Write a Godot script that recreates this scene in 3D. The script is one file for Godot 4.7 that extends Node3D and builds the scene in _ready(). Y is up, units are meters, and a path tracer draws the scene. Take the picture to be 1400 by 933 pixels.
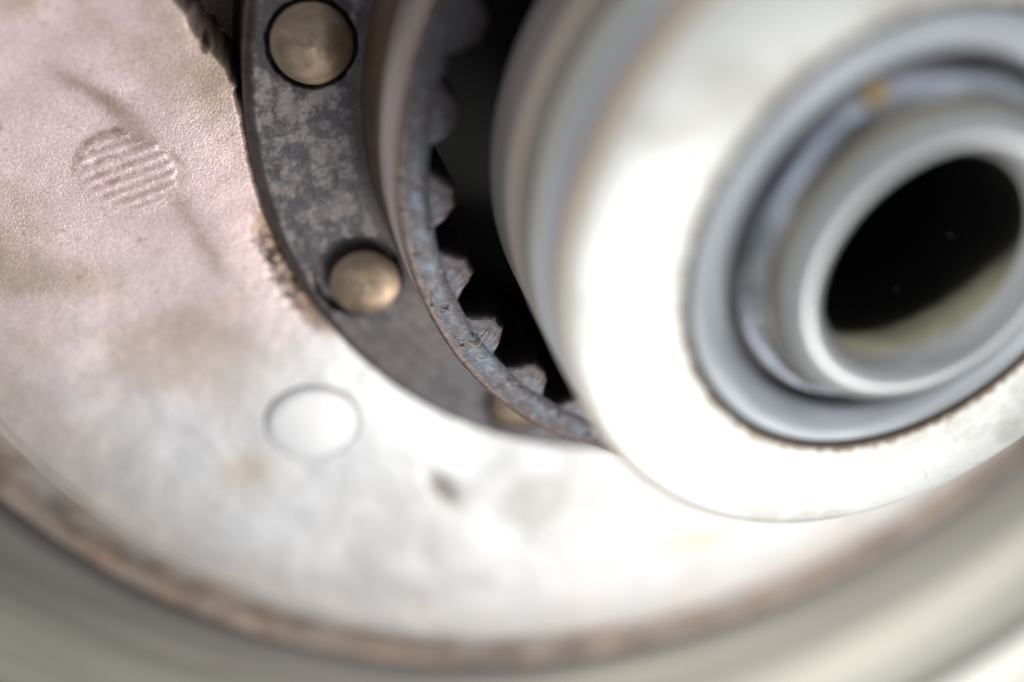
extends Node3D
# A close-up of a one-way clutch round a crankshaft hub. All lengths below are millimetres
# (MM turns them into metres); y = 0 of the machine is the hub's end face, LIFT puts it above the ground.

const MM := 0.001
const LIFT := 46.0

var used := {}
var rng := RandomNumberGenerator.new()
var M := {}

# ---------------------------------------------------------------- naming
func numbered(called: String) -> String:
	var n: int = used.get(called, 0)
	used[called] = n + 1
	return called if n == 0 else "%s_%03d" % [called, n]

func thing(called: String, label: String, category: String, at := Vector3.ZERO, group := "") -> Node3D:
	var o := Node3D.new()
	o.name = numbered(called)
	add_child(o, true)
	o.position = (at + Vector3(0, LIFT, 0)) * MM
	o.set_meta("label", label)
	o.set_meta("category", category)
	if group:
		o.set_meta("group", group)
	return o

func part(called: String, mesh: Mesh, m: Material, parent: Node, at := Vector3.ZERO, turn := 0.0) -> MeshInstance3D:
	var o := MeshInstance3D.new()
	o.name = called
	o.mesh = mesh
	o.material_override = null
	for k in mesh.get_surface_count():
		mesh.surface_set_material(k, m)
	parent.add_child(o, true)
	o.position = at * MM
	o.rotation.y = turn
	return o

# ---------------------------------------------------------------- meshes
func commit(v: PackedVector3Array, n: PackedVector3Array, uv: PackedVector2Array, ix: PackedInt32Array) -> ArrayMesh:
	# front faces run clockwise: turn each triangle so that it faces along its normals
	for t in range(0, ix.size(), 3):
		var a := v[ix[t]]
		var c := (v[ix[t + 1]] - a).cross(v[ix[t + 2]] - a)
		if c.dot(n[ix[t]] + n[ix[t + 1]] + n[ix[t + 2]]) > 0.0:
			var k := ix[t + 1]
			ix[t + 1] = ix[t + 2]
			ix[t + 2] = k
	for i in v.size():
		v[i] = v[i] * MM
	var arr := []
	arr.resize(Mesh.ARRAY_MAX)
	arr[Mesh.ARRAY_VERTEX] = v
	arr[Mesh.ARRAY_NORMAL] = n
	arr[Mesh.ARRAY_TEX_UV] = uv
	arr[Mesh.ARRAY_INDEX] = ix
	var me := ArrayMesh.new()
	me.add_surface_from_arrays(Mesh.PRIMITIVE_TRIANGLES, arr)
	return me

# pts: (r, y) from the inside over the top to the outside (the outer side of the surface lies to the left of the walk from axis outwards)
# wrap: uv = (turns, share of y range) ; else planar over `area` (x, z, w, h)
func lathe(pts: Array, segs: int, wrap: bool, area := Rect2(-80, -80, 160, 160), wobble := 0.0, wob_seed := 1) -> ArrayMesh:
	var v := PackedVector3Array(); var n := PackedVector3Array(); var uv := PackedVector2Array(); var ix := PackedInt32Array()
	var wn := FastNoiseLite.new(); wn.seed = wob_seed; wn.frequency = 0.35; wn.fractal_octaves = 3
	var m := pts.size() - 1
	var sn := []
	var lens := [0.0]
	for k in m:
		var d: Vector2 = pts[k + 1] - pts[k]
		sn.append(Vector2(-d.y, d.x).normalized())
		lens.append(lens[k] + d.length())
	var total: float = lens[m]
	for k in m:
		for e in 2:
			var p: Vector2 = pts[k + e]
			var nn: Vector2 = sn[k]
			var o := k - 1 if e == 0 else k + 1
			if o >= 0 and o < m and sn[o].dot(sn[k]) > 0.80:
				nn = (sn[k] + sn[o]).normalized()
			for j in segs + 1:
				var a := TAU * j / segs
				var c := cos(a); var s := sin(a)
				var r := p.x
				var y := p.y
				if wobble > 0.0:
					r += wobble * wn.get_noise_3d(c * p.x, s * p.x, y)
				v.append(Vector3(r * c, y, r * s))
				n.append(Vector3(nn.x * c, nn.y, nn.x * s))
				uv.append(Vector2(float(j) / segs, lens[k + e] / total) if wrap else Vector2((r * c - area.position.x) / area.size.x, (r * s - area.position.y) / area.size.y))
		var b := k * 2 * (segs + 1)
		for j in segs:
			var q := b + j
			var w := b + segs + 1 + j
			ix.append_array([q, q + 1, w, w, q + 1, w + 1])
	return commit(v, n, uv, ix)

# sheet over polar coordinates whose height is a function of place
func polar_sheet(rs: PackedFloat32Array, angs: PackedFloat32Array, h: Callable, area: Rect2) -> ArrayMesh:
	var v := PackedVector3Array(); var n := PackedVector3Array(); var uv := PackedVector2Array(); var ix := PackedInt32Array()
	var nr := rs.size(); var na := angs.size()
	for a in angs:
		var c := cos(deg_to_rad(a)); var s := sin(deg_to_rad(a))
		for r in rs:
			var x := r * c; var z := r * s
			v.append(Vector3(x, h.call(x, z, r, a), z))
			uv.append(Vector2((x - area.position.x) / area.size.x, (z - area.position.y) / area.size.y))
	n.resize(v.size())
	for i in na:
		for j in nr:
			var i0 := i - 1 if i > 0 else na - 2
			var i1 := i + 1 if i < na - 1 else 1
			var du := v[i1 * nr + j] - v[i0 * nr + j]
			var dv := v[i * nr + mini(j + 1, nr - 1)] - v[i * nr + maxi(j - 1, 0)]
			var q := du.cross(dv).normalized()
			n[i * nr + j] = q if q.y > 0 else -q
	for i in na - 1:
		for j in nr - 1:
			var q := i * nr + j
			ix.append_array([q, q + 1, q + nr, q + nr, q + 1, q + nr + 1])
	return commit(v, n, uv, ix)

func span(a: float, b: float, step: float) -> PackedFloat32Array:
	var out := PackedFloat32Array()
	var k := int(round((b - a) / step))
	for i in k + 1:
		out.append(a + (b - a) * i / k)
	return out

# swept round tube along points
func tube(points: Array, r0: float, r1: float, sides := 8) -> ArrayMesh:
	var v := PackedVector3Array(); var n := PackedVector3Array(); var uv := PackedVector2Array(); var ix := PackedInt32Array()
	var m := points.size()
	for i in m:
		var t: Vector3 = (points[mini(i + 1, m - 1)] - points[maxi(i - 1, 0)]).normalized()
		var side := t.cross(Vector3.UP if absf(t.y) < 0.9 else Vector3.RIGHT).normalized()
		var up := side.cross(t)
		var r := lerpf(r0, r1, float(i) / (m - 1))
		for j in sides + 1:
			var a := TAU * j / sides
			var d := side * cos(a) + up * sin(a)
			v.append(points[i] + d * r); n.append(d); uv.append(Vector2(float(j) / sides, float(i) / m))
	for i in m - 1:
		for j in sides:
			var q := i * (sides + 1) + j
			ix.append_array([q, q + 1, q + sides + 1, q + sides + 1, q + 1, q + sides + 2])
	return commit(v, n, uv, ix)

# lump: a pebble-like irregular blob
func lump(rx: float, ry: float, rz: float, rough: float, sd: int) -> ArrayMesh:
	var wn := FastNoiseLite.new(); wn.seed = sd; wn.frequency = 1.1; wn.fractal_octaves = 3
	var v := PackedVector3Array(); var n := PackedVector3Array(); var uv := PackedVector2Array(); var ix := PackedInt32Array()
	var la := 10; var lo := 16
	for i in la + 1:
		for j in lo + 1:
			var p := PI * i / la; var a := TAU * j / lo
			var d := Vector3(sin(p) * cos(a), cos(p), sin(p) * sin(a))
			var k := 1.0 + rough * wn.get_noise_3dv(d * 1.6)
			v.append(Vector3(d.x * rx, d.y * ry, d.z * rz) * k)
			n.append(Vector3(d.x / rx, d.y / ry, d.z / rz).normalized())
			uv.append(Vector2(float(j) / lo, float(i) / la))
	for i in la:
		for j in lo:
			var q := i * (lo + 1) + j
			ix.append_array([q, q + 1, q + lo + 1, q + lo + 1, q + 1, q + lo + 2])
	return commit(v, n, uv, ix)

# one spline tooth pointing to the axis along -x from the root circle; flanks, tip, bevelled and chipped top edges
func tooth_mesh(sd: int) -> ArrayMesh:
	var g := RandomNumberGenerator.new(); g.seed = sd
	var root := 2.5; var tip := 0.86
	var r_root := 26.75; var r_tip := 24.62 + g.randf_range(-0.08, 0.1)
	var skew := g.randf_range(-0.12, 0.12)
	# outline in (r, t): root -> tip -> root, with rounded tip corners and nicks
	var outline := []
	var raw := [Vector2(r_root, -root), Vector2(26.3, -2.22), Vector2(25.7, -1.76), Vector2(25.15, -1.32), Vector2(r_tip + 0.14, -tip - 0.06), Vector2(r_tip, -tip + 0.2), Vector2(r_tip - 0.02, 0.0),
		Vector2(r_tip, tip - 0.2), Vector2(r_tip + 0.14, tip + 0.06), Vector2(25.15, 1.32), Vector2(25.7, 1.76), Vector2(26.3, 2.22), Vector2(r_root, root)]
	for k in raw.size():
		var p: Vector2 = raw[k]
		var inner := 0.0 if k == 0 or k == raw.size() - 1 else 1.0
		outline.append(p + Vector2(g.randf_range(-0.09, 0.09), g.randf_range(-0.12, 0.12) + skew * (26.7 - p.x) / 2.0) * inner)
	var rings := []   # from the bottom up to the top: inset and height
	for q in [[0.0, -28.6], [0.0, -19.0], [0.0, -17.75], [0.05, -17.45], [0.14, -17.24], [0.28, -17.13], [0.5, -17.09]]:
		var ring := []
		for k in outline.size():
			var p: Vector2 = outline[k]
			var c := Vector2(r_root, p.y * 0.25)
			var d := (c - p)
			var s: float = minf(q[0], d.length() * 0.9)
			var pp := p + d.normalized() * s if d.length() > 0.001 else p
			if k == 0 or k == outline.size() - 1:
				pp = p
			var y: float = q[1]
			if y > -18.0:
				y += g.randf_range(-0.008, 0.008) - (r_root - pp.x) * 0.04
			ring.append(Vector3(pp.x, y, pp.y))
		rings.append(ring)
	var st := SurfaceTool.new()
	st.begin(Mesh.PRIMITIVE_TRIANGLES)
	var tri := func(a: Vector3, b: Vector3, c: Vector3, up: Vector3):
		var nn := (b - a).cross(c - a).normalized()
		if nn.dot(up) < 0: nn = -nn
		else:
			var w := b; b = c; c = w
		for p in [a, b, c]:
			st.set_normal(nn)
			st.set_uv(Vector2((p.x + 30) / 60.0, (p.z + 30) / 60.0))
			st.add_vertex(p * MM)
	var mid := Vector3(25.9, -17.11, 0)
	for i in rings.size() - 1:
		for k in outline.size() - 1:
			var a: Vector3 = rings[i][k]; var b: Vector3 = rings[i][k + 1]; var c: Vector3 = rings[i + 1][k]; var d: Vector3 = rings[i + 1][k + 1]
			var away := (a + b) * 0.5 - Vector3(r_root + 0.5, a.y - 0.6, 0)
			tri.call(a, b, c, away); tri.call(b, d, c, away)
	var top: Array = rings[rings.size() - 1]
	for k in top.size():
		tri.call(top[k], top[(k + 1) % top.size()], mid, Vector3.UP)
	return st.commit()

# ---------------------------------------------------------------- textures
func noise(w: int, h: int, freq: float, sd: int, oct := 4, kind := FastNoiseLite.TYPE_SIMPLEX_SMOOTH, seamless := false, gain := 0.5) -> Image:
	var f := FastNoiseLite.new()
	f.noise_type = kind; f.seed = sd; f.frequency = freq; f.fractal_octaves = oct; f.fractal_gain = gain
	return f.get_seamless_image(w, h) if seamless else f.get_image(w, h)

func tex(im: Image) -> ImageTexture:
	return ImageTexture.create_from_image(im)

func ss(a: float, b: float, x: float) -> float:
	return smoothstep(a, b, x)

func rgb8(w: int, h: int, data: PackedByteArray) -> Image:
	return Image.create_from_data(w, h, false, Image.FORMAT_RGB8, data)

# contrast stretch of a grey image into [lo, hi], as grey RGB (multiplies another colour)
func levels(im: Image, lo: float, hi: float) -> Image:
	var d := im.get_data()
	var lut := PackedByteArray()
	for i in 256:
		lut.append(int(clampf(lerpf(lo, hi, ss(0.15, 0.85, i / 255.0)), 0, 1) * 255))
	for i in d.size():
		d[i] = lut[d[i]]
	return Image.create_from_data(im.get_width(), im.get_height(), false, Image.FORMAT_L8, d)

func steel(color: Color, rough: float, metal: float) -> StandardMaterial3D:
	var m := StandardMaterial3D.new()
	m.albedo_color = color; m.roughness = rough; m.metallic = metal
	return m

const FLOOR_AREA := Rect2(-78, -38, 128, 128)
const PLATE_AREA := Rect2(-40, -40, 80, 80)
const RING_AREA := Rect2(-30, -30, 60, 60)

func floor_color() -> Image:
	var w := 1024
	var a := noise(w, w, 0.006, 11, 5).get_data()
	var b := noise(w, w, 0.02, 12, 5).get_data()
	var c := noise(w, w, 0.09, 13, 4, FastNoiseLite.TYPE_SIMPLEX_SMOOTH, false, 0.65).get_data()
	var e := noise(w, w, 0.014, 14, 3).get_data()
	var rimtone := Vector3(0.39, 0.315, 0.26)
	var out := PackedByteArray(); out.resize(w * w * 3)
	var pink := Vector3(0.89, 0.785, 0.785); var cream := Vector3(0.79, 0.79, 0.795); var tan_ := Vector3(0.70, 0.615, 0.54)
	var brown := Vector3(0.40, 0.315, 0.25); var soot := Vector3(0.25, 0.175, 0.14)
	var step := 128.0 / w
	for j in w:
		var z := -38.0 + (j + 0.5) * step
		var toz := ss(4, 34, z)
		for i in w:
			var x := -78.0 + (i + 0.5) * step
			var k := j * w + i
			var r := sqrt(x * x + z * z)
			if r < 36.0 or r > 76.0:
				continue
			var na := a[k] / 255.0; var nb := b[k] / 255.0; var nc := c[k] / 255.0; var ne := e[k] / 255.0
			var q := pink.lerp(cream, toz)
			q = q.lerp(tan_, 0.85 * ss(0.38, 0.70, na) * (1.0 - 0.9 * toz) + 0.10 * ss(0.5, 0.8, ne) * (1.0 - toz))
			q *= 0.93 + 0.12 * nb
			if x < -30:
				q = q.lerp(brown, 0.42 * ss(0.62, 0.95, nc) * ss(0.35, 0.65, nb) * (1.0 - toz))   # dirt in the pores
				# dirt lying in the grooves of the ridged pad and along its border
				var pd := sqrt(pow((x + 47.6) / 4.3, 2) + pow((z - 2.7) / 4.1, 2))
				var run := (z - 2.7) * 0.94 + (x + 47.6) * 0.30
				var groove := (0.5 - 0.5 * sin(run * TAU / 0.84 + 0.4)) * (1.0 - ss(0.66, 0.86, pd + 0.25 * (z - 2.7) / 4.1))
				q = q.lerp(brown, 0.26 * groove * (0.0 + 1.6 * nb) * ss(0.25, 0.6, nc) + 0.34 * exp(-pow((pd - 0.92) / 0.07, 2)) * ss(0.55, 0.75, nb + 0.2 * absf(x + 47.6) / 4.3))
				# smear that runs past the ridged pad
				var m1 := exp(-pow((x + 49.2 - 0.667 * (z + 4.4) - 0.8 * sin((z + 4.4) * 0.7)) / 1.1, 2)) * ss(-7.0, -4.6, z) * (1 - ss(-0.2, 0.8, z))
				var m2 := exp(-pow((x + 43.3 - 0.30 * (z - 8.0)) / 0.8, 2)) * ss(3.5, 5.5, z) * (1 - ss(11.0, 14.0, z))
				q = q.lerp(brown, (0.5 * m1 + 0.4 * m2) * (0.3 + 0.9 * nb))
			q = q.lerp(Vector3(0.90, 0.90, 0.90), 0.85 * ss(121.0, 126.0, rad_to_deg(atan2(z, x))) * ss(158.0, 146.0, rad_to_deg(atan2(z, x))) * ss(53.0, 45.0, r + 3.0 * (nb - 0.5)) if x < 0.0 and z > 0.0 else 0.0)   # glare on the boss beside the plate, painted into the colour
			# oil stains
			q = q.lerp(Vector3(0.66, 0.57, 0.46), 0.42 * exp(-(pow(x + 43.0, 2) + pow(z - 33.5, 2)) / 8.0) * (0.5 + nb))
			q = q.lerp(Vector3(0.80, 0.74, 0.46), 0.55 * exp(-(pow((x - 5.2) / 3.2, 2) + pow((z - 54.6) / 1.6, 2))))
			q = q.lerp(Vector3(0.42, 0.34, 0.28), 0.6 * exp(-(pow(((x + 24.3) * 0.87 - (z - 40.0) * 0.49) / 0.9, 2) + pow(((x + 24.3) * 0.49 + (z - 40.0) * 0.87) / 2.4, 2))))
			q = q.lerp(Vector3(0.58, 0.56, 0.53), 0.38 * ss(5.0, 3.0, sqrt(pow(x + 14.3, 2) + pow(z - 44.1, 2)) + 1.4 * (ne - 0.5)))   # grey patch
			# baked-on brown on the outer rim
			var rim := 0.30 * ss(56.5, 66.5, r + 4.0 * (ne - 0.5)) + 0.18 * ss(66.2, 67.4, r) + 0.5 * ss(66.8, 71.2, r + 2.2 * (nb - 0.5) + 2.0 * (ne - 0.5)) * (1.0 - 0.6 * ss(72.2, 72.6, r))
			q = q.lerp(rimtone * (0.70 + 0.75 * ne), rim * (0.78 + 0.22 * ss(0.25, 0.7, nb)))
			# soot in the pockets beside the clutch plate
			var ang := rad_to_deg(atan2(z, x))
			if ang < 0: ang += 360.0
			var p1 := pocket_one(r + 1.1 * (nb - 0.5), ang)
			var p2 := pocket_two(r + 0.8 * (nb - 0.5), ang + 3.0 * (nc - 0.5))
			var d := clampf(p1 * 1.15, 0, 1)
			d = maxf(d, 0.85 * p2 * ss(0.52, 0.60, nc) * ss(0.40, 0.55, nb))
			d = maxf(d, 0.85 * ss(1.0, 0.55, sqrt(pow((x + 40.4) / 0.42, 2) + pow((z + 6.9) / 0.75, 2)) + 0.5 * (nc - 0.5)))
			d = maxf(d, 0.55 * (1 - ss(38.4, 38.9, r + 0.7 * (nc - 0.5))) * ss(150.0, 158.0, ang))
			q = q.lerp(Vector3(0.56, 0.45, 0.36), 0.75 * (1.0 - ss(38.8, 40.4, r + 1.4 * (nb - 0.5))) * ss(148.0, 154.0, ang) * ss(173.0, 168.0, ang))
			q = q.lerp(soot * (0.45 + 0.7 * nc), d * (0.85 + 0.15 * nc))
			out[k * 3] = int(clampf(q.x, 0, 1) * 255); out[k * 3 + 1] = int(clampf(q.y, 0, 1) * 255); out[k * 3 + 2] = int(clampf(q.z, 0, 1) * 255)
	return rgb8(w, w, out)

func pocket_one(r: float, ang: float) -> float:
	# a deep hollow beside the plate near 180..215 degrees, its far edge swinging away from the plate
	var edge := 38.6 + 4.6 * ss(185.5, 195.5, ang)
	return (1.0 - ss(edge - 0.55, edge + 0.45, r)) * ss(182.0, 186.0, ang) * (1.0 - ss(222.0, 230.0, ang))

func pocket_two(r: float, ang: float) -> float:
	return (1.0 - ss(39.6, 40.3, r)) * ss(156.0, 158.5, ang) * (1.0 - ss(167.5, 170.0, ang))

func plate_color() -> Image:
	var w := 1024
	var a := noise(w, w, 0.012, 21, 6, FastNoiseLite.TYPE_SIMPLEX_SMOOTH, false, 0.68).get_data()
	var b := noise(w, w, 0.030, 22, 5, FastNoiseLite.TYPE_SIMPLEX, false, 0.72).get_data()
	var c := noise(w, w, 0.005, 23, 3).get_data()
	var out := PackedByteArray(); out.resize(w * w * 3)
	var dark := Vector3(0.275, 0.257, 0.275); var light := Vector3(0.52, 0.485, 0.465); var warm := Vector3(0.33, 0.285, 0.255)
	var rub := FastNoiseLite.new(); rub.seed = 25; rub.frequency = 0.12; rub.fractal_octaves = 3
	var spots := []
	for k in 10:
		spots.append(RIVET_R * Vector2.from_angle(deg_to_rad(rivet_angle(k))))
	var step := 80.0 / w
	for j in w:
		var z := -40.0 + (j + 0.5) * step
		for i in w:
			var x := -40.0 + (i + 0.5) * step
			var r := sqrt(x * x + z * z)
			if r < 28.0 or r > 39.5:
				continue
			var k := j * w + i
			var na := a[k] / 255.0; var nb := b[k] / 255.0; var nc := c[k] / 255.0
			var bare := ss(0.36, 0.60, na * 0.45 + nb * 0.55 + 0.16 * (nc - 0.5))
			bare *= ss(29.6, 31.4, r) * (1.0 - 0.75 * ss(14.0, 20.0, z))
			var q := dark.lerp(light, 0.62 * bare)
			q = q.lerp(warm, 0.5 * ss(0.45, 0.8, nc) * (1 - bare) + 0.45 * (1 - ss(29.4, 31.0, r)))
			# rub marks that run round the plate
			q *= 0.95 + 0.16 * rub.get_noise_2d(r * 9.0, atan2(z, x) * 14.0)
			# grime gathered round the rivets
			for p in spots:
				var d := Vector2(x - p.x + 0.35, z - p.y + 0.4).length() + 1.3 * (nb - 0.5)
				if d < 5.0:
					q = q.lerp(Vector3(0.15, 0.125, 0.125), 0.55 * ss(4.4, 3.4, d))
			q = q.lerp(Vector3(0.17, 0.13, 0.12), 0.7 * ss(37.4, 37.8, r))
			q *= 0.86 + 0.28 * nb
			out[k * 3] = int(clampf(q.x, 0, 1) * 255); out[k * 3 + 1] = int(clampf(q.y, 0, 1) * 255); out[k * 3 + 2] = int(clampf(q.z, 0, 1) * 255)
	return rgb8(w, w, out)

func ring_height() -> Image:
	# nearly smooth, with chips and pits in patches
	var w := 1024
	var a := noise(w, w, 0.05, 64, 3).get_data()
	var b := noise(w, w, 0.02, 67, 4, FastNoiseLite.TYPE_SIMPLEX_SMOOTH, false, 0.6).get_data()
	var c := noise(w, w, 0.22, 68, 2).get_data()
	var out := PackedByteArray(); out.resize(w * w)
	for k in w * w:
		var na := a[k] / 255.0
		out[k] = int(clampf(0.75 + 0.14 * (na - 0.5) + 0.09 * (c[k] / 255.0 - 0.5) - 0.6 * ss(0.62, 0.92, na) * ss(0.52, 0.68, b[k] / 255.0), 0, 1) * 255)
	return Image.create_from_data(w, w, false, Image.FORMAT_L8, out)

func ring_color() -> Image:
	var w := 1024
	var a := noise(w, w, 0.016, 31, 5, FastNoiseLite.TYPE_SIMPLEX_SMOOTH, false, 0.6).get_data()
	var b := noise(w, w, 0.06, 32, 4, FastNoiseLite.TYPE_SIMPLEX_SMOOTH, false, 0.6).get_data()
	var out := PackedByteArray(); out.resize(w * w * 3)
	var base := Vector3(0.30, 0.295, 0.315); var blue := Vector3(0.36, 0.39, 0.43); var rust := Vector3(0.23, 0.16, 0.13); var pale := Vector3(0.43, 0.40, 0.39)
	var step := 60.0 / w
	for j in w:
		var z := -30.0 + (j + 0.5) * step
		for i in w:
			var x := -30.0 + (i + 0.5) * step
			var r := sqrt(x * x + z * z)
			if r < 23.5 or r > 30.0:
				continue
			var k := j * w + i
			var na := a[k] / 255.0; var nb := b[k] / 255.0
			var q := base.lerp(blue, 0.7 * ss(0.5, 0.75, na)).lerp(pale, 0.55 * ss(0.55, 0.8, 1.0 - na) * ss(0.4, 0.7, nb))
			# worn rusty band next to the rim, and scratched rust towards the tooth tips
			q = q.lerp(Vector3(0.47, 0.40, 0.37), 0.7 * exp(-pow((r - 28.65) / 0.28, 2)))
			var ang := atan2(z, x)
			var line := 0.5 + 0.5 * sin(ang * 330.0 + 14.0 * na)
			q = q.lerp(rust, (1.0 - ss(25.5, 26.3, r)) * (0.15 + 0.85 * ss(0.5, 0.9, line) * ss(0.35, 0.6, na)))
			q *= 0.74 + 0.32 * nb
			out[k * 3] = int(clampf(q.x, 0, 1) * 255); out[k * 3 + 1] = int(clampf(q.y, 0, 1) * 255); out[k * 3 + 2] = int(clampf(q.z, 0, 1) * 255)
	return rgb8(w, w, out)

# bands of tint along v, drawn out round the axis with fine turning marks
func turned(stops: Array, h: int, sd: int, marks: float, blotch: float, sway := 0.0, sway_at := 0.0) -> Image:
	var w := 512
	var a := noise(w, h, 0.008, sd, 4, FastNoiseLite.TYPE_SIMPLEX_SMOOTH, true).get_data()
	var f := FastNoiseLite.new(); f.seed = sd + 5; f.frequency = 0.11; f.fractal_octaves = 4; f.fractal_gain = 0.7
	var out := PackedByteArray(); out.resize(w * h * 3)
	for j in h:
		var line := 1.0 + marks * f.get_noise_1d(j)
		for i in w:
			var k := j * w + i
			var na := a[k] / 255.0
			var v := (j + 0.5) / h + (0.05 if sway == 0.0 else 0.02) * (na - 0.5) + sway * (cos(TAU * i / w - sway_at) - 1.0)
			var q: Color = stops[0][1]
			for s in stops.size() - 1:
				if v >= stops[s][0]:
					q = stops[s][1].lerp(stops[s + 1][1], ss(stops[s][0], stops[s + 1][0], v))
			var g := line * (1.0 + blotch * (na - 0.5))
			out[k * 3] = int(clampf(q.r * g, 0, 1) * 255); out[k * 3 + 1] = int(clampf(q.g * g, 0, 1) * 255); out[k * 3 + 2] = int(clampf(q.b * g, 0, 1) * 255)
	return rgb8(w, h, out)

func face_color() -> Image:
	var w := 768
	var a := noise(w, w, 0.008, 51, 5).get_data()
	var b := noise(w, w, 0.05, 52, 4).get_data()
	var out := PackedByteArray(); out.resize(w * w * 3)
	for k in w * w:
		var na := a[k] / 255.0; var nb := b[k] / 255.0
		var q := Vector3(0.735, 0.74, 0.73).lerp(Vector3(0.56, 0.555, 0.53), 0.5 * ss(0.48, 0.8, na)) * (0.96 + 0.06 * nb)
		out[k * 3] = int(clampf(q.x, 0, 1) * 255); out[k * 3 + 1] = int(clampf(q.y, 0, 1) * 255); out[k * 3 + 2] = int(clampf(q.z, 0, 1) * 255)
	var im := rgb8(w, w, out)
	var rings := FastNoiseLite.new(); rings.seed = 53; rings.frequency = 0.09; rings.fractal_octaves = 3
	for j in w:
		for i in w:
			var p := Vector2(i - w / 2.0, j - w / 2.0) * 44.0 / w
			var r := p.length()
			if r < 14.5 or r > 22.5: continue
			var c := im.get_pixel(i, j)
			var nb := b[j * w + i] / 255.0
			c = c * (1.0 + 0.05 * rings.get_noise_1d(r * 40.0))
			c = c.lerp(Color(0.40, 0.32, 0.25), 0.8 * ss(15.55, 15.0, r + 0.9 * (nb - 0.5)) + 0.12 * ss(21.3, 21.8, r + 0.8 * (nb - 0.5)))
			im.set_pixel(i, j, c)
	# fine scratches and nicks
	var g := RandomNumberGenerator.new(); g.seed = 77
	for s in 150:
		var p := Vector2(g.randf() * w, g.randf() * w)
		var d := Vector2.from_angle(g.randf() * TAU)
		var c := Color(0.5, 0.47, 0.42) if g.randf() < 0.6 else Color(0.97, 0.97, 0.96)
		for t in int(g.randf_range(4, 26)):
			p += d; d = d.rotated(g.randf_range(-0.05, 0.05))
			if p.x > 0 and p.y > 0 and p.x < w and p.y < w:
				im.set_pixelv(Vector2i(p), im.get_pixelv(Vector2i(p)).lerp(c, 0.6))
	return im

func mat_maps(m: StandardMaterial3D, color: Image, height: Image, depth_mm: float, grain: Image = null) -> StandardMaterial3D:
	if color:
		m.albedo_color = Color.WHITE
		m.albedo_texture = tex(color)
	if height:
		m.heightmap_enabled = true
		m.heightmap_texture = tex(height)
		m.heightmap_scale = depth_mm * 0.1
	if grain:
		m.detail_enabled = true
		m.detail_albedo = tex(grain)
		m.detail_blend_mode = BaseMaterial3D.BLEND_MODE_MUL
	return m

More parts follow.
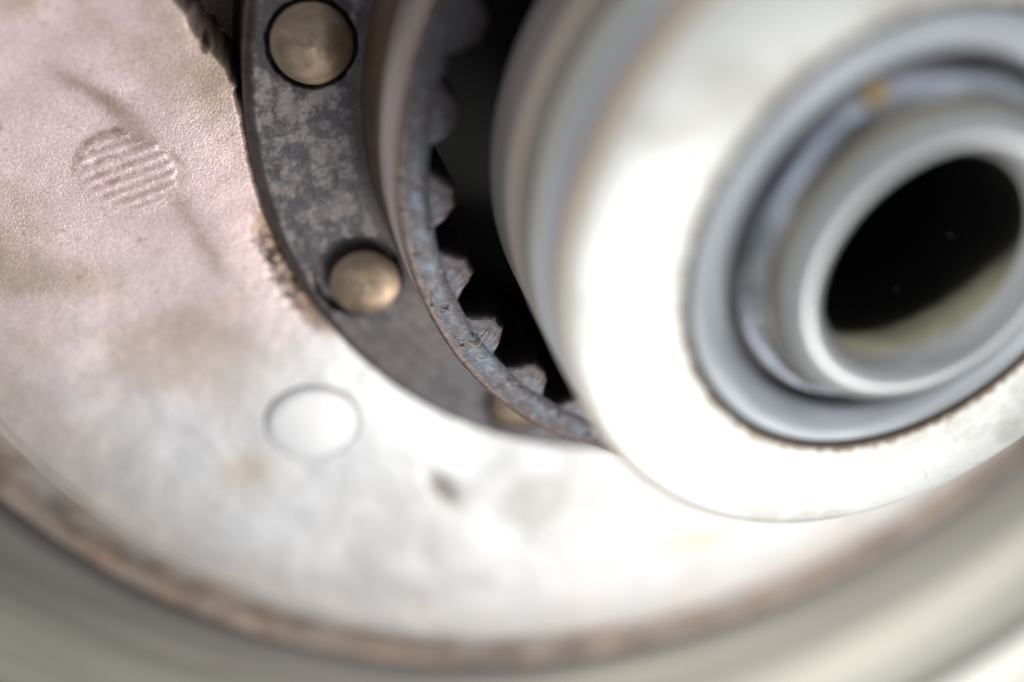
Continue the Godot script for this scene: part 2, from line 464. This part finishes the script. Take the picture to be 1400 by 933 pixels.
func materials() -> void:
	var cast_height := noise(2048, 2048, 0.33, 61, 3, FastNoiseLite.TYPE_SIMPLEX, false, 0.6)
	M.cast = mat_maps(steel(Color.WHITE, 0.44, 0.38), floor_color(), cast_height, 0.046, levels(noise(1536, 1536, 0.30, 62, 3), 0.84, 1.0))
	M.plate = mat_maps(steel(Color.WHITE, 0.48, 0.4), plate_color(), noise(1024, 1024, 0.18, 63, 4), 0.02)
	M.ring = mat_maps(steel(Color.WHITE, 0.40, 0.7), ring_color(), ring_height(), 0.13)
	M.tooth = M.ring.duplicate()
	M.tooth.heightmap_scale = 0.010
	M.tooth.albedo_color = Color(0.82, 0.79, 0.79)   # darker, oily steel
	M.ring_wall = mat_maps(steel(Color.WHITE, 0.42, 0.35), turned([[0.0, Color(0.70, 0.6, 0.55)], [0.05, Color(0.58, 0.55, 0.53)], [0.38, Color(0.56, 0.535, 0.525)], [0.46, Color(0.34, 0.27, 0.23)], [1.0, Color(0.30, 0.23, 0.18)]], 256, 71, 0.22, 0.75), null, 0)  # dark lower band is the wall's shade, painted into the tint
	M.rivet = mat_maps(steel(Color.WHITE, 0.40, 0.8), turned([[0.0, Color(0.52, 0.455, 0.385)], [0.5, Color(0.46, 0.395, 0.335)], [0.85, Color(0.37, 0.31, 0.265)], [1.0, Color(0.24, 0.19, 0.165)]], 256, 81, 0.02, 0.4), null, 0)
	M.face = mat_maps(steel(Color.WHITE, 0.34, 0.26), face_color(), noise(1024, 1024, 0.1, 65, 5), 0.006)
	M.hub = mat_maps(steel(Color.WHITE, 0.36, 0.22), turned([[0.0, Color(0.34, 0.33, 0.33)], [0.30, Color(0.57, 0.54, 0.55)], [0.44, Color(0.68, 0.64, 0.62)], [0.53, Color(0.85, 0.79, 0.74)], [0.585, Color(0.83, 0.78, 0.73)], [0.61, Color(0.62, 0.60, 0.58)], [0.665, Color(0.56, 0.51, 0.47)], [0.685, Color(0.82, 0.80, 0.77)],
		[0.72, Color(0.88, 0.89, 0.865)], [0.80, Color(0.86, 0.88, 0.87)], [0.87, Color(0.76, 0.79, 0.85)], [0.94, Color(0.86, 0.79, 0.70)], [0.98, Color(0.88, 0.83, 0.76)], [1.0, Color(0.86, 0.85, 0.82)]], 512, 91, 0.26, 0.22), null, 0)
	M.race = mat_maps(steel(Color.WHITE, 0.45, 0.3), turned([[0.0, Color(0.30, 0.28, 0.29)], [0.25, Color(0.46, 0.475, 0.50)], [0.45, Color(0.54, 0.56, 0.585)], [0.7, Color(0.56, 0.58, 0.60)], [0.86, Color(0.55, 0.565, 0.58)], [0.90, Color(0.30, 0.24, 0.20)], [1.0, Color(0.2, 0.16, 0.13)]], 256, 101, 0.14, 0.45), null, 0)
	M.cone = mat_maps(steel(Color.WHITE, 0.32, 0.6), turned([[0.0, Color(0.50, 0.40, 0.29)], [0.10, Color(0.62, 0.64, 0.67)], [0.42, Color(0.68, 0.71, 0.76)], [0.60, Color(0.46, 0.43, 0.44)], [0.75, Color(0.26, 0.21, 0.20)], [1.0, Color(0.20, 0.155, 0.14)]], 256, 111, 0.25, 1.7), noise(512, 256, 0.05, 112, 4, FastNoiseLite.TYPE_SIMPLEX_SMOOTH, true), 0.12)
	M.tube = mat_maps(steel(Color.WHITE, 0.36, 0.5), turned([[0.0, Color(0.80, 0.80, 0.79)], [0.2, Color(0.68, 0.685, 0.69)], [0.6, Color(0.61, 0.62, 0.625)], [0.88, Color(0.63, 0.62, 0.57)], [1.0, Color(0.56, 0.45, 0.31)]], 256, 121, 0.05, 0.2), null, 0)
	M.bore = mat_maps(steel(Color.WHITE, 0.6, 0.2), turned([[0.0, Color(0.05, 0.05, 0.045)], [0.86, Color(0.075, 0.075, 0.065)], [0.90, Color(0.15, 0.14, 0.11)], [0.935, Color(0.72, 0.70, 0.60)], [0.965, Color(0.84, 0.81, 0.68)], [1.0, Color(0.93, 0.93, 0.89)]], 512, 131, 0.1, 0.5, 0.095, 1.30), null, 0)   # dark depth and lit lower wall of the bore painted into its colour
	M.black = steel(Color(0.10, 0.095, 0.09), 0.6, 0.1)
	M.grime = steel(Color(0.19, 0.15, 0.14), 0.6, 0.2)
	M.casing = mat_maps(steel(Color.WHITE, 0.46, 0.5), turned([[0.0, Color(0.24, 0.22, 0.22)], [0.12, Color(0.24, 0.22, 0.215)], [0.17, Color(0.30, 0.285, 0.27)], [0.23, Color(0.41, 0.40, 0.365)], [0.33, Color(0.45, 0.44, 0.405)], [0.42, Color(0.50, 0.495, 0.46)], [0.48, Color(0.47, 0.465, 0.435)], [0.55, Color(0.53, 0.525, 0.49)], [0.62, Color(0.67, 0.67, 0.65)], [1.0, Color(0.72, 0.72, 0.70)]], 1024, 141, 0.20, 0.45), null, 0)  # dark inner bands paint in the contact shadow beside the cast disc
	var gr := noise(1024, 1024, 0.02, 151, 6, FastNoiseLite.TYPE_SIMPLEX_SMOOTH, true, 0.6)
	M.ground = mat_maps(steel(Color.WHITE, 0.9, 0.0), levels(gr, 0.45, 0.62), gr, 1.0)
	M.ground.uv1_triplanar = true
	M.ground.uv1_world_triplanar = true
	M.ground.uv1_scale = Vector3(2.5, 2.5, 2.5)
	M.fibre = steel(Color(0.72, 0.66, 0.48), 0.6, 0.0)
	M.chip = steel(Color(0.74, 0.62, 0.42), 0.6, 0.1)
	M.flake = steel(Color(0.75, 0.80, 0.80), 0.2, 1.0)
	M.oil = steel(Color(1, 1, 1, 0.04), 0.05, 0.0)
	M.oil.refraction_enabled = true
	M.oil.refraction_scale = 0.047
	M.oil.transparency = BaseMaterial3D.TRANSPARENCY_DISABLED

# ---------------------------------------------------------------- heights
const RIVET_R := 33.45
func rivet_angle(k: int) -> float:
	return 191.8 - 36.0 * k

func stud_angle(k: int) -> float:
	return 141.8 - 36.0 * k

func floor_height(x: float, z: float, r: float, a: float) -> float:
	var ang := fposmod(a, 360.0)
	var n1 := wave.get_noise_2d(x, z)
	var n2 := wave.get_noise_2d(x * 4.0 + 90.0, z * 4.0)
	var y := -31.0 + 0.11 * n1 + 0.012 * n2
	# raised boss round the plate from the pockets to where it ends in a rounded nose
	var nose := ss(119.5, 127.5, ang + 0.9 * (r - 40.0) * ss(39.0, 46.0, r) * 0.35) * (1.0 - ss(300.0, 320.0, ang))
	y += 0.55 * nose * (1.0 - ss(42.0, 52.0, r))
	# second raised oval further out
	var u := (x + 25.5) / 8.2; var w := (z - 48.5) / 6.6
	y += 0.32 * (1.0 - ss(0.45, 1.25, sqrt(u * u + w * w)))
	# notch between nose and oval
	y -= 0.5 * exp(-(pow(((x + 24.5) * 0.87 - (z - 39.6) * 0.49) / 0.8, 2) + pow(((x + 24.5) * 0.49 + (z - 39.6) * 0.87) / 2.6, 2)))
	# lip where the casting meets the plate
	y -= 0.35 * (1.0 - ss(38.3, 38.9, r)) * ss(150.0, 158.0, ang)
	y -= 6.0 * pocket_one(r + 0.5 * n2 + 0.35 * n1, ang)
	y -= 0.6 * (1.0 - ss(38.8, 40.6, r + 0.5 * n2)) * ss(150.0, 157.0, ang) * (1.0 - ss(166.0, 171.0, ang)) + 0.5 * pocket_two(r + 1.2 * n2, ang + 5.0 * n2) * maxf(0.0, n2 * 2.0)
	if absf(r - 46.4) < 6.0:
		for k in 10:
			if k == 9 or k == 1: continue
			var c := deg_to_rad(stud_angle(k))
			var d := Vector2(x - 46.4 * cos(c), z - 46.4 * sin(c)).length()
			if d < 6.0:
				y -= 0.3 * (1.0 - ss(4.2, 4.5, d))
	return y

var wave := FastNoiseLite.new()
func plate_height(x: float, z: float, r: float, a: float) -> float:
	var y := -29.4 + 0.02 * wave.get_noise_2d(x * 3.0, z * 3.0)
	y -= 0.85 * ss(37.55, 38.35, r)
	for k in 10:
		var c := deg_to_rad(rivet_angle(k))
		var p := Vector2(RIVET_R * cos(c), RIVET_R * sin(c))
		var hole := 3.30 + 0.12 * wave.get_noise_2d(x * 6.0 + 31.0, z * 6.0)
		if k == 1:
			p += Vector2(-0.55, -0.62) * (1.0 + 0.5 * wave.get_noise_2d(x * 5.0, z * 5.0)); hole = 3.62
		var d := (Vector2(x, z) - p).length()
		if d < 4.2:
			y -= 1.1 * (1.0 - ss(hole - 0.14, hole + 0.14, d))
	return y

func angles(fine: float) -> PackedFloat32Array:
	var out := span(75.0, 215.0, fine)
	for a in span(215.0, 435.0, 1.0):
		if a > 215.5: out.append(a)
	return out

# ---------------------------------------------------------------- the scene
func _ready() -> void:
	# camera
	var cam := Camera3D.new()
	cam.name = "camera"
	add_child(cam)
	cam.transform = Transform3D(Basis(Vector3(0.965675, 0.259754, 0), Vector3(0.14144, -0.525823, -0.838752), Vector3(-0.217869, 0.80996, -0.544513)), Vector3(-37.465, 45.1 + LIFT, -28.1136) * MM)
	cam.keep_aspect = Camera3D.KEEP_HEIGHT
	var at := CameraAttributesPhysical.new()
	at.frustum_focal_length = 34.72
	at.frustum_focus_distance = 0.0755
	at.exposure_aperture = 6.6
	at.frustum_near = 0.002
	at.frustum_far = 60.0
	cam.attributes = at
	cam.fov = 38.13
	cam.near = 0.002
	cam.far = 60.0
	cam.current = true
	# sky, sun, exposure
	var sky := ProceduralSkyMaterial.new()
	sky.sky_top_color = Color(0.74, 0.77, 0.82)
	sky.sky_horizon_color = Color(0.99, 0.99, 0.98)
	sky.sky_curve = 0.8
	sky.ground_bottom_color = Color(0.42, 0.40, 0.37)
	sky.ground_horizon_color = Color(0.62, 0.61, 0.59)
	sky.sky_energy_multiplier = 0.98
	var env := Environment.new()
	env.background_mode = Environment.BG_SKY
	env.sky = Sky.new()
	env.sky.sky_material = sky
	env.tonemap_mode = Environment.TONE_MAPPER_LINEAR
	env.tonemap_exposure = 1.0
	env.sdfgi_enabled = true
	env.ssao_enabled = true
	env.ssil_enabled = true
	var we := WorldEnvironment.new()
	we.environment = env
	add_child(we)
	var sun := DirectionalLight3D.new()
	sun.name = "sun"
	sun.light_color = Color(1.0, 0.992, 0.975)
	sun.light_energy = 0.66
	sun.light_angular_distance = 26.0
	sun.shadow_enabled = true
	add_child(sun)
	sun.look_at_from_position(Vector3(0.34, 0.745, 0.57), Vector3.ZERO)

	rng.seed = 5
	wave.seed = 3; wave.frequency = 0.12; wave.fractal_octaves = 4
	materials()

	# ground
	var gm := PlaneMesh.new(); gm.size = Vector2(40, 40)
	var ground := MeshInstance3D.new()
	ground.name = "ground"; ground.mesh = gm; gm.material = M.ground
	ground.set_meta("kind", "structure"); ground.set_meta("label", "pale concrete ground under the machine")
	add_child(ground)

	# outer casing
	var casing := thing("outer_casing", "grey-green turned metal casing ring round the outside of the cast disc", "casing")
	part("casing_ring", lathe([Vector2(74.4, -45.5), Vector2(74.4, -38.5), Vector2(75.4, -36.8), Vector2(78, -35.6), Vector2(84, -34.6), Vector2(92, -33.9), Vector2(93, -33.6), Vector2(108, -33.0), Vector2(108.8, -32.2), Vector2(109.6, -31.7), Vector2(126, -31.2), Vector2(127, -32.2), Vector2(127, -45.9)], 256, true), M.casing, casing)

	# cast disc
	var disc := thing("cast_disc", "pinkish-white cast aluminium disc with round studs and a brown rim", "disc")
	part("disc_floor", polar_sheet(span(38.05, 66.65, 0.16), angles(0.25), floor_height, FLOOR_AREA), M.cast, disc)
	part("rim", lathe([Vector2(66.65, -31.1), Vector2(66.8, -30.85), Vector2(67.05, -30.8), Vector2(67.3, -30.95), Vector2(67.8, -31.35), Vector2(69.0, -31.9), Vector2(70.5, -32.2), Vector2(71.7, -32.15), Vector2(72.3, -31.95), Vector2(72.6, -32.05), Vector2(72.85, -32.4), Vector2(72.9, -33.5), Vector2(72.9, -45.6)], 360, false, FLOOR_AREA, 0.12), M.cast, disc)
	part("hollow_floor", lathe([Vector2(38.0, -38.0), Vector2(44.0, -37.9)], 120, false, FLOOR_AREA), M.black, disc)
	for k in 9:
		var c := deg_to_rad(stud_angle(k))
		if k == 1: continue
		var stud := lathe([Vector2(0.0, -30.78), Vector2(3.3, -30.8), Vector2(3.85, -30.84), Vector2(4.05, -30.92), Vector2(4.15, -31.15), Vector2(4.15, -32.2)], 64, false, Rect2(FLOOR_AREA.position - 46.4 * Vector2(cos(c), sin(c)), FLOOR_AREA.size))
		part("stud", stud, M.cast, disc, Vector3(46.4 * cos(c), 0.55 if k == 0 else 0.1, 46.4 * sin(c)))
	part("ridged_pad", ridged_pad(), M.cast, disc)

	# clutch plate with its rivets
	var plate := thing("clutch_plate", "dark mottled steel ring plate with round rivets in recessed holes", "plate")
	part("plate_face", polar_sheet(span(29.2, 38.35, 0.1), angles(0.18), plate_height, PLATE_AREA), M.plate, plate)
	part("plate_edge", lathe([Vector2(38.35, -30.25), Vector2(38.42, -30.5), Vector2(38.42, -36.0)], 256, false, PLATE_AREA), M.plate, plate)
	var rivets := []
	for w in 2:
		var dome := []
		for i in 15:
			var t := i / 14.0
			dome.append(Vector2(2.94 * t, 0.78 - (0.62 if w == 0 else 0.42) * pow(t, 1.55 if w == 0 else 2.6)))
		dome[0] = Vector2(0.0, 0.80)
		dome.append_array([Vector2(3.02, 0.10), Vector2(3.05, -0.1), Vector2(3.05, -1.6)])
		rivets.append(lathe(dome, 64, true, Rect2(), 0.05, 40 + w))
	for k in 10:
		var c := deg_to_rad(rivet_angle(k))
		var o := part("rivet", rivets[k % 2], M.rivet, plate, Vector3(RIVET_R * cos(c), -29.4 + [0.12, -0.1, 0.05][k % 3], RIVET_R * sin(c)), 1.3 * k)
		if k % 2 == 1:
			o.transform.basis = Basis(Vector3(-0.7, 0, 0.7).normalized(), 0.10) * o.transform.basis

	# spline ring
	var ring := thing("splined_ring", "grey steel ring with inward teeth standing on the mottled plate", "ring")
	part("ring_face", lathe([Vector2(26.6, -28.6), Vector2(26.6, -17.3), Vector2(26.64, -17.12), Vector2(26.72, -17.07), Vector2(27.5, -16.98), Vector2(28.3, -16.82), Vector2(28.8, -16.68), Vector2(28.96, -16.76)], 360, false, RING_AREA, 0.07, 4), M.ring, ring)
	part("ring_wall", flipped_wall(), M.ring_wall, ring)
	var teeth := [tooth_mesh(1), tooth_mesh(2), tooth_mesh(3), tooth_mesh(4), tooth_mesh(5)]
	for k in 27:
		part("tooth", teeth[(k * 3 + k / 4) % 5], M.tooth, ring, Vector3.ZERO, -deg_to_rad(164.3 + k * 360.0 / 27.0))
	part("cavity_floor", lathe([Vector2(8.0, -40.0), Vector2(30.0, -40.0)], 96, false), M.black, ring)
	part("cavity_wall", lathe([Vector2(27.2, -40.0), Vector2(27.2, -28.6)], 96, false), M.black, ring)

	# hub
	var hub := thing("crank_hub", "large round steel hub with a bright white end face and banded side", "hub")
	part("end_face", lathe([Vector2(14.86, -3.5), Vector2(14.86, -0.25), Vector2(15.0, -0.06), Vector2(15.25, 0.0), Vector2(21.3, 0.0), Vector2(21.68, -0.06)], 360, false, Rect2(-22, -22, 44, 44), 0.035, 9), M.face, hub)
	part("side", lathe([Vector2(14.0, -19.3), Vector2(21.5, -19.3), Vector2(21.85, -19.1), Vector2(21.98, -18.7), Vector2(22.05, -13.2), Vector2(22.14, -11.6), Vector2(22.14, -9.3), Vector2(22.0, -9.1), Vector2(21.9, -8.8), Vector2(22.0, -8.5), Vector2(22.16, -8.3), Vector2(22.2, -5.4), Vector2(22.1, -4.6), Vector2(22.1, -2.6), Vector2(22.18, -1.8), Vector2(22.16, -0.75), Vector2(22.02, -0.32), Vector2(21.68, -0.06)], 360, true), M.hub, hub)
	part("neck", lathe([Vector2(14.0, -40.0), Vector2(14.0, -19.3)], 96, true), M.black, hub)

	# grey bearing ring let into the hub
	var race := thing("bearing_ring", "smooth blue-grey ring let into the white end face of the hub", "bearing")
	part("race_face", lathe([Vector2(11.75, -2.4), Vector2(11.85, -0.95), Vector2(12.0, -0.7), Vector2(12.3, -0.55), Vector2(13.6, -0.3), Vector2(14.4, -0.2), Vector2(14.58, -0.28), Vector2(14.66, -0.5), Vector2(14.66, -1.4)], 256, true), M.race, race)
	part("gap_floor", lathe([Vector2(10.0, -1.75), Vector2(12.0, -1.7)], 96, false), M.grime, race)
	# tube in the middle
	var shaft := thing("hollow_shaft", "bright hollow shaft with a rounded lip and dark bore in the hub's middle", "shaft")
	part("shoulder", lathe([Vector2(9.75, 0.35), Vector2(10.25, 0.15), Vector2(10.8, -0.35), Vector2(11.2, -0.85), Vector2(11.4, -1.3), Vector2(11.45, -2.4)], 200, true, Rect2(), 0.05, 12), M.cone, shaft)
	var lip := [Vector2(6.95, 0.9), Vector2(7.12, 1.3), Vector2(7.6, 2.2), Vector2(7.72, 2.36), Vector2(7.95, 2.5), Vector2(8.4, 2.55), Vector2(8.75, 2.45), Vector2(9.2, 2.15), Vector2(9.6, 1.65), Vector2(9.82, 1.1), Vector2(9.88, 0.3)]
	part("lip", lathe(lip, 256, true), M.tube, shaft)
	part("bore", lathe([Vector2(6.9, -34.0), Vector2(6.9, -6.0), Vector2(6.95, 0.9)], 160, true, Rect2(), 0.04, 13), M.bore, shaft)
	part("bore_floor", lathe([Vector2(0.0, -34.0), Vector2(6.9, -34.0)], 64, false), M.black, shaft)

	small_things()

func flipped_wall() -> ArrayMesh:
	return lathe([Vector2(28.96, -16.76), Vector2(29.05, -17.0), Vector2(29.22, -21.6), Vector2(29.35, -22.4), Vector2(29.45, -26.0), Vector2(29.6, -29.6)], 360, true, Rect2(), 0.05, 6)

func ridged_pad() -> ArrayMesh:
	# low oval with shallow parallel ridges, rising out of the disc floor
	var v := PackedVector3Array(); var n := PackedVector3Array(); var uv := PackedVector2Array(); var ix := PackedInt32Array()
	var w := 90; var hgt := 80
	var place := func(i: int, j: int) -> Vector3:
		var u := -1.0 + 2.0 * i / w; var t := -1.0 + 2.0 * j / hgt
		var x := -47.6 + 4.3 * u; var z := 2.7 + 4.1 * t
		var d := sqrt(pow(u, 2) + pow(t, 2))
		var wob := 0.06 * wave.get_noise_2d(x * 6.0, z * 6.0)
		var inside := 1.0 - ss(0.76 + 1.6 * wob, 0.93 + 1.6 * wob, d)
		var run := (z - 2.7) * 0.94 + (x + 47.6) * 0.30
		var ridge := (0.5 + 0.5 * sin(run * TAU / 0.84 + 0.4)) * (1.0 - ss(0.70, 0.88, d + 0.25 * t))
		var y := floor_height(x, z, sqrt(x * x + z * z), rad_to_deg(atan2(z, x)))
		return Vector3(x, y - 0.05 + inside * (0.08 + 0.10 * ridge * (0.75 + 8.0 * wob)) - 0.25 * ss(0.93, 1.0, d), z)
	for j in hgt + 1:
		for i in w + 1:
			var p: Vector3 = place.call(i, j)
			v.append(p)
			uv.append(Vector2((p.x - FLOOR_AREA.position.x) / FLOOR_AREA.size.x, (p.z - FLOOR_AREA.position.y) / FLOOR_AREA.size.y))
	for j in hgt + 1:
		for i in w + 1:
			var a := v[j * (w + 1) + mini(i + 1, w)] - v[j * (w + 1) + maxi(i - 1, 0)]
			var b := v[mini(j + 1, hgt) * (w + 1) + i] - v[maxi(j - 1, 0) * (w + 1) + i]
			var q := b.cross(a).normalized()
			n.append(q if q.y > 0 else -q)
	for j in hgt:
		for i in w:
			var u := -1.0 + 2.0 * (i + 0.5) / w; var t := -1.0 + 2.0 * (j + 0.5) / hgt
			if u * u + t * t > 1.0: continue
			var q := j * (w + 1) + i
			ix.append_array([q, q + 1, q + w + 1, q + w + 1, q + 1, q + w + 2])
	return commit(v, n, uv, ix)

func single(called: String, mesh: Mesh, m: Material, label: String, category: String, at: Vector3, group := "", turn := 0.0) -> void:
	for k in mesh.get_surface_count():
		mesh.surface_set_material(k, m)
	var o := MeshInstance3D.new()
	o.name = numbered(called)
	o.mesh = mesh
	add_child(o, true)
	o.position = (at + Vector3(0, LIFT, 0)) * MM
	o.rotation.y = turn
	o.set_meta("label", label); o.set_meta("category", category)
	if group: o.set_meta("group", group)

func small_things() -> void:
	var pts := []
	for i in 15:
		var t := i / 14.0
		pts.append(Vector3(-0.75 + 1.5 * t, 0.10 + 0.16 * sin(t * 5.0), 0.45 * sin(t * 4.2) - 0.3 * t))
	single("fibre", tube(pts, 0.045, 0.025), M.fibre, "thin yellow fibre lying on a tooth of the splined ring", "fibre", Vector3(-23.4, -16.95, 13.1))
	single("grit_chip", lump(0.62, 0.4, 0.7, 0.9, 7), M.chip, "tan grit chip stuck between the blue-grey ring and the shaft", "chip", Vector3(-4.7, -0.35, -10.1))
	# water on the lip of the shaft
	var drops := [[7.33, 77.0, 1.72, 0.24], [7.42, 70.0, 1.9, 0.30], [7.46, 63.0, 1.98, 0.22]]
	var told := ["small clear water droplet on the shaft's lip, left of its two neighbours", "largest clear water droplet on the shaft's lip, between two smaller ones", "small clear water droplet on the shaft's lip, right of its two neighbours"]
	for k in 3:
		var a := deg_to_rad(drops[k][1])
		var q: float = drops[k][3] * 1.35
		single("water_droplet", lump(q, q * 0.75, q * 1.25, 0.12, 20 + k), M.oil, told[k], "droplet", Vector3(drops[k][0] * cos(a), drops[k][2], drops[k][0] * sin(a)), "droplets on the shaft's lip")
	# swarf in the bore
	single("metal_flake", lump(0.16, 0.05, 0.11, 0.9, 31), M.flake, "tiny shiny metal flake high on the black wall of the shaft's bore", "flake", Vector3(6.72 * cos(0.30), -4.6, 6.72 * sin(0.30)), "metal flakes in the bore")
	single("metal_flake", lump(0.10, 0.04, 0.08, 0.9, 32), M.flake, "smaller metal flake lower down in the shaft's black bore", "flake", Vector3(6.72 * cos(1.05), -4.8, 6.72 * sin(1.05)), "metal flakes in the bore")
	# grit beside the plate
	single("grit_grain", lump(0.26, 0.12, 0.5, 0.9, 41), M.grime, "black grit grain on the pink casting beside the dark hollow", "grit", Vector3(-41.0, -30.85, -6.9))
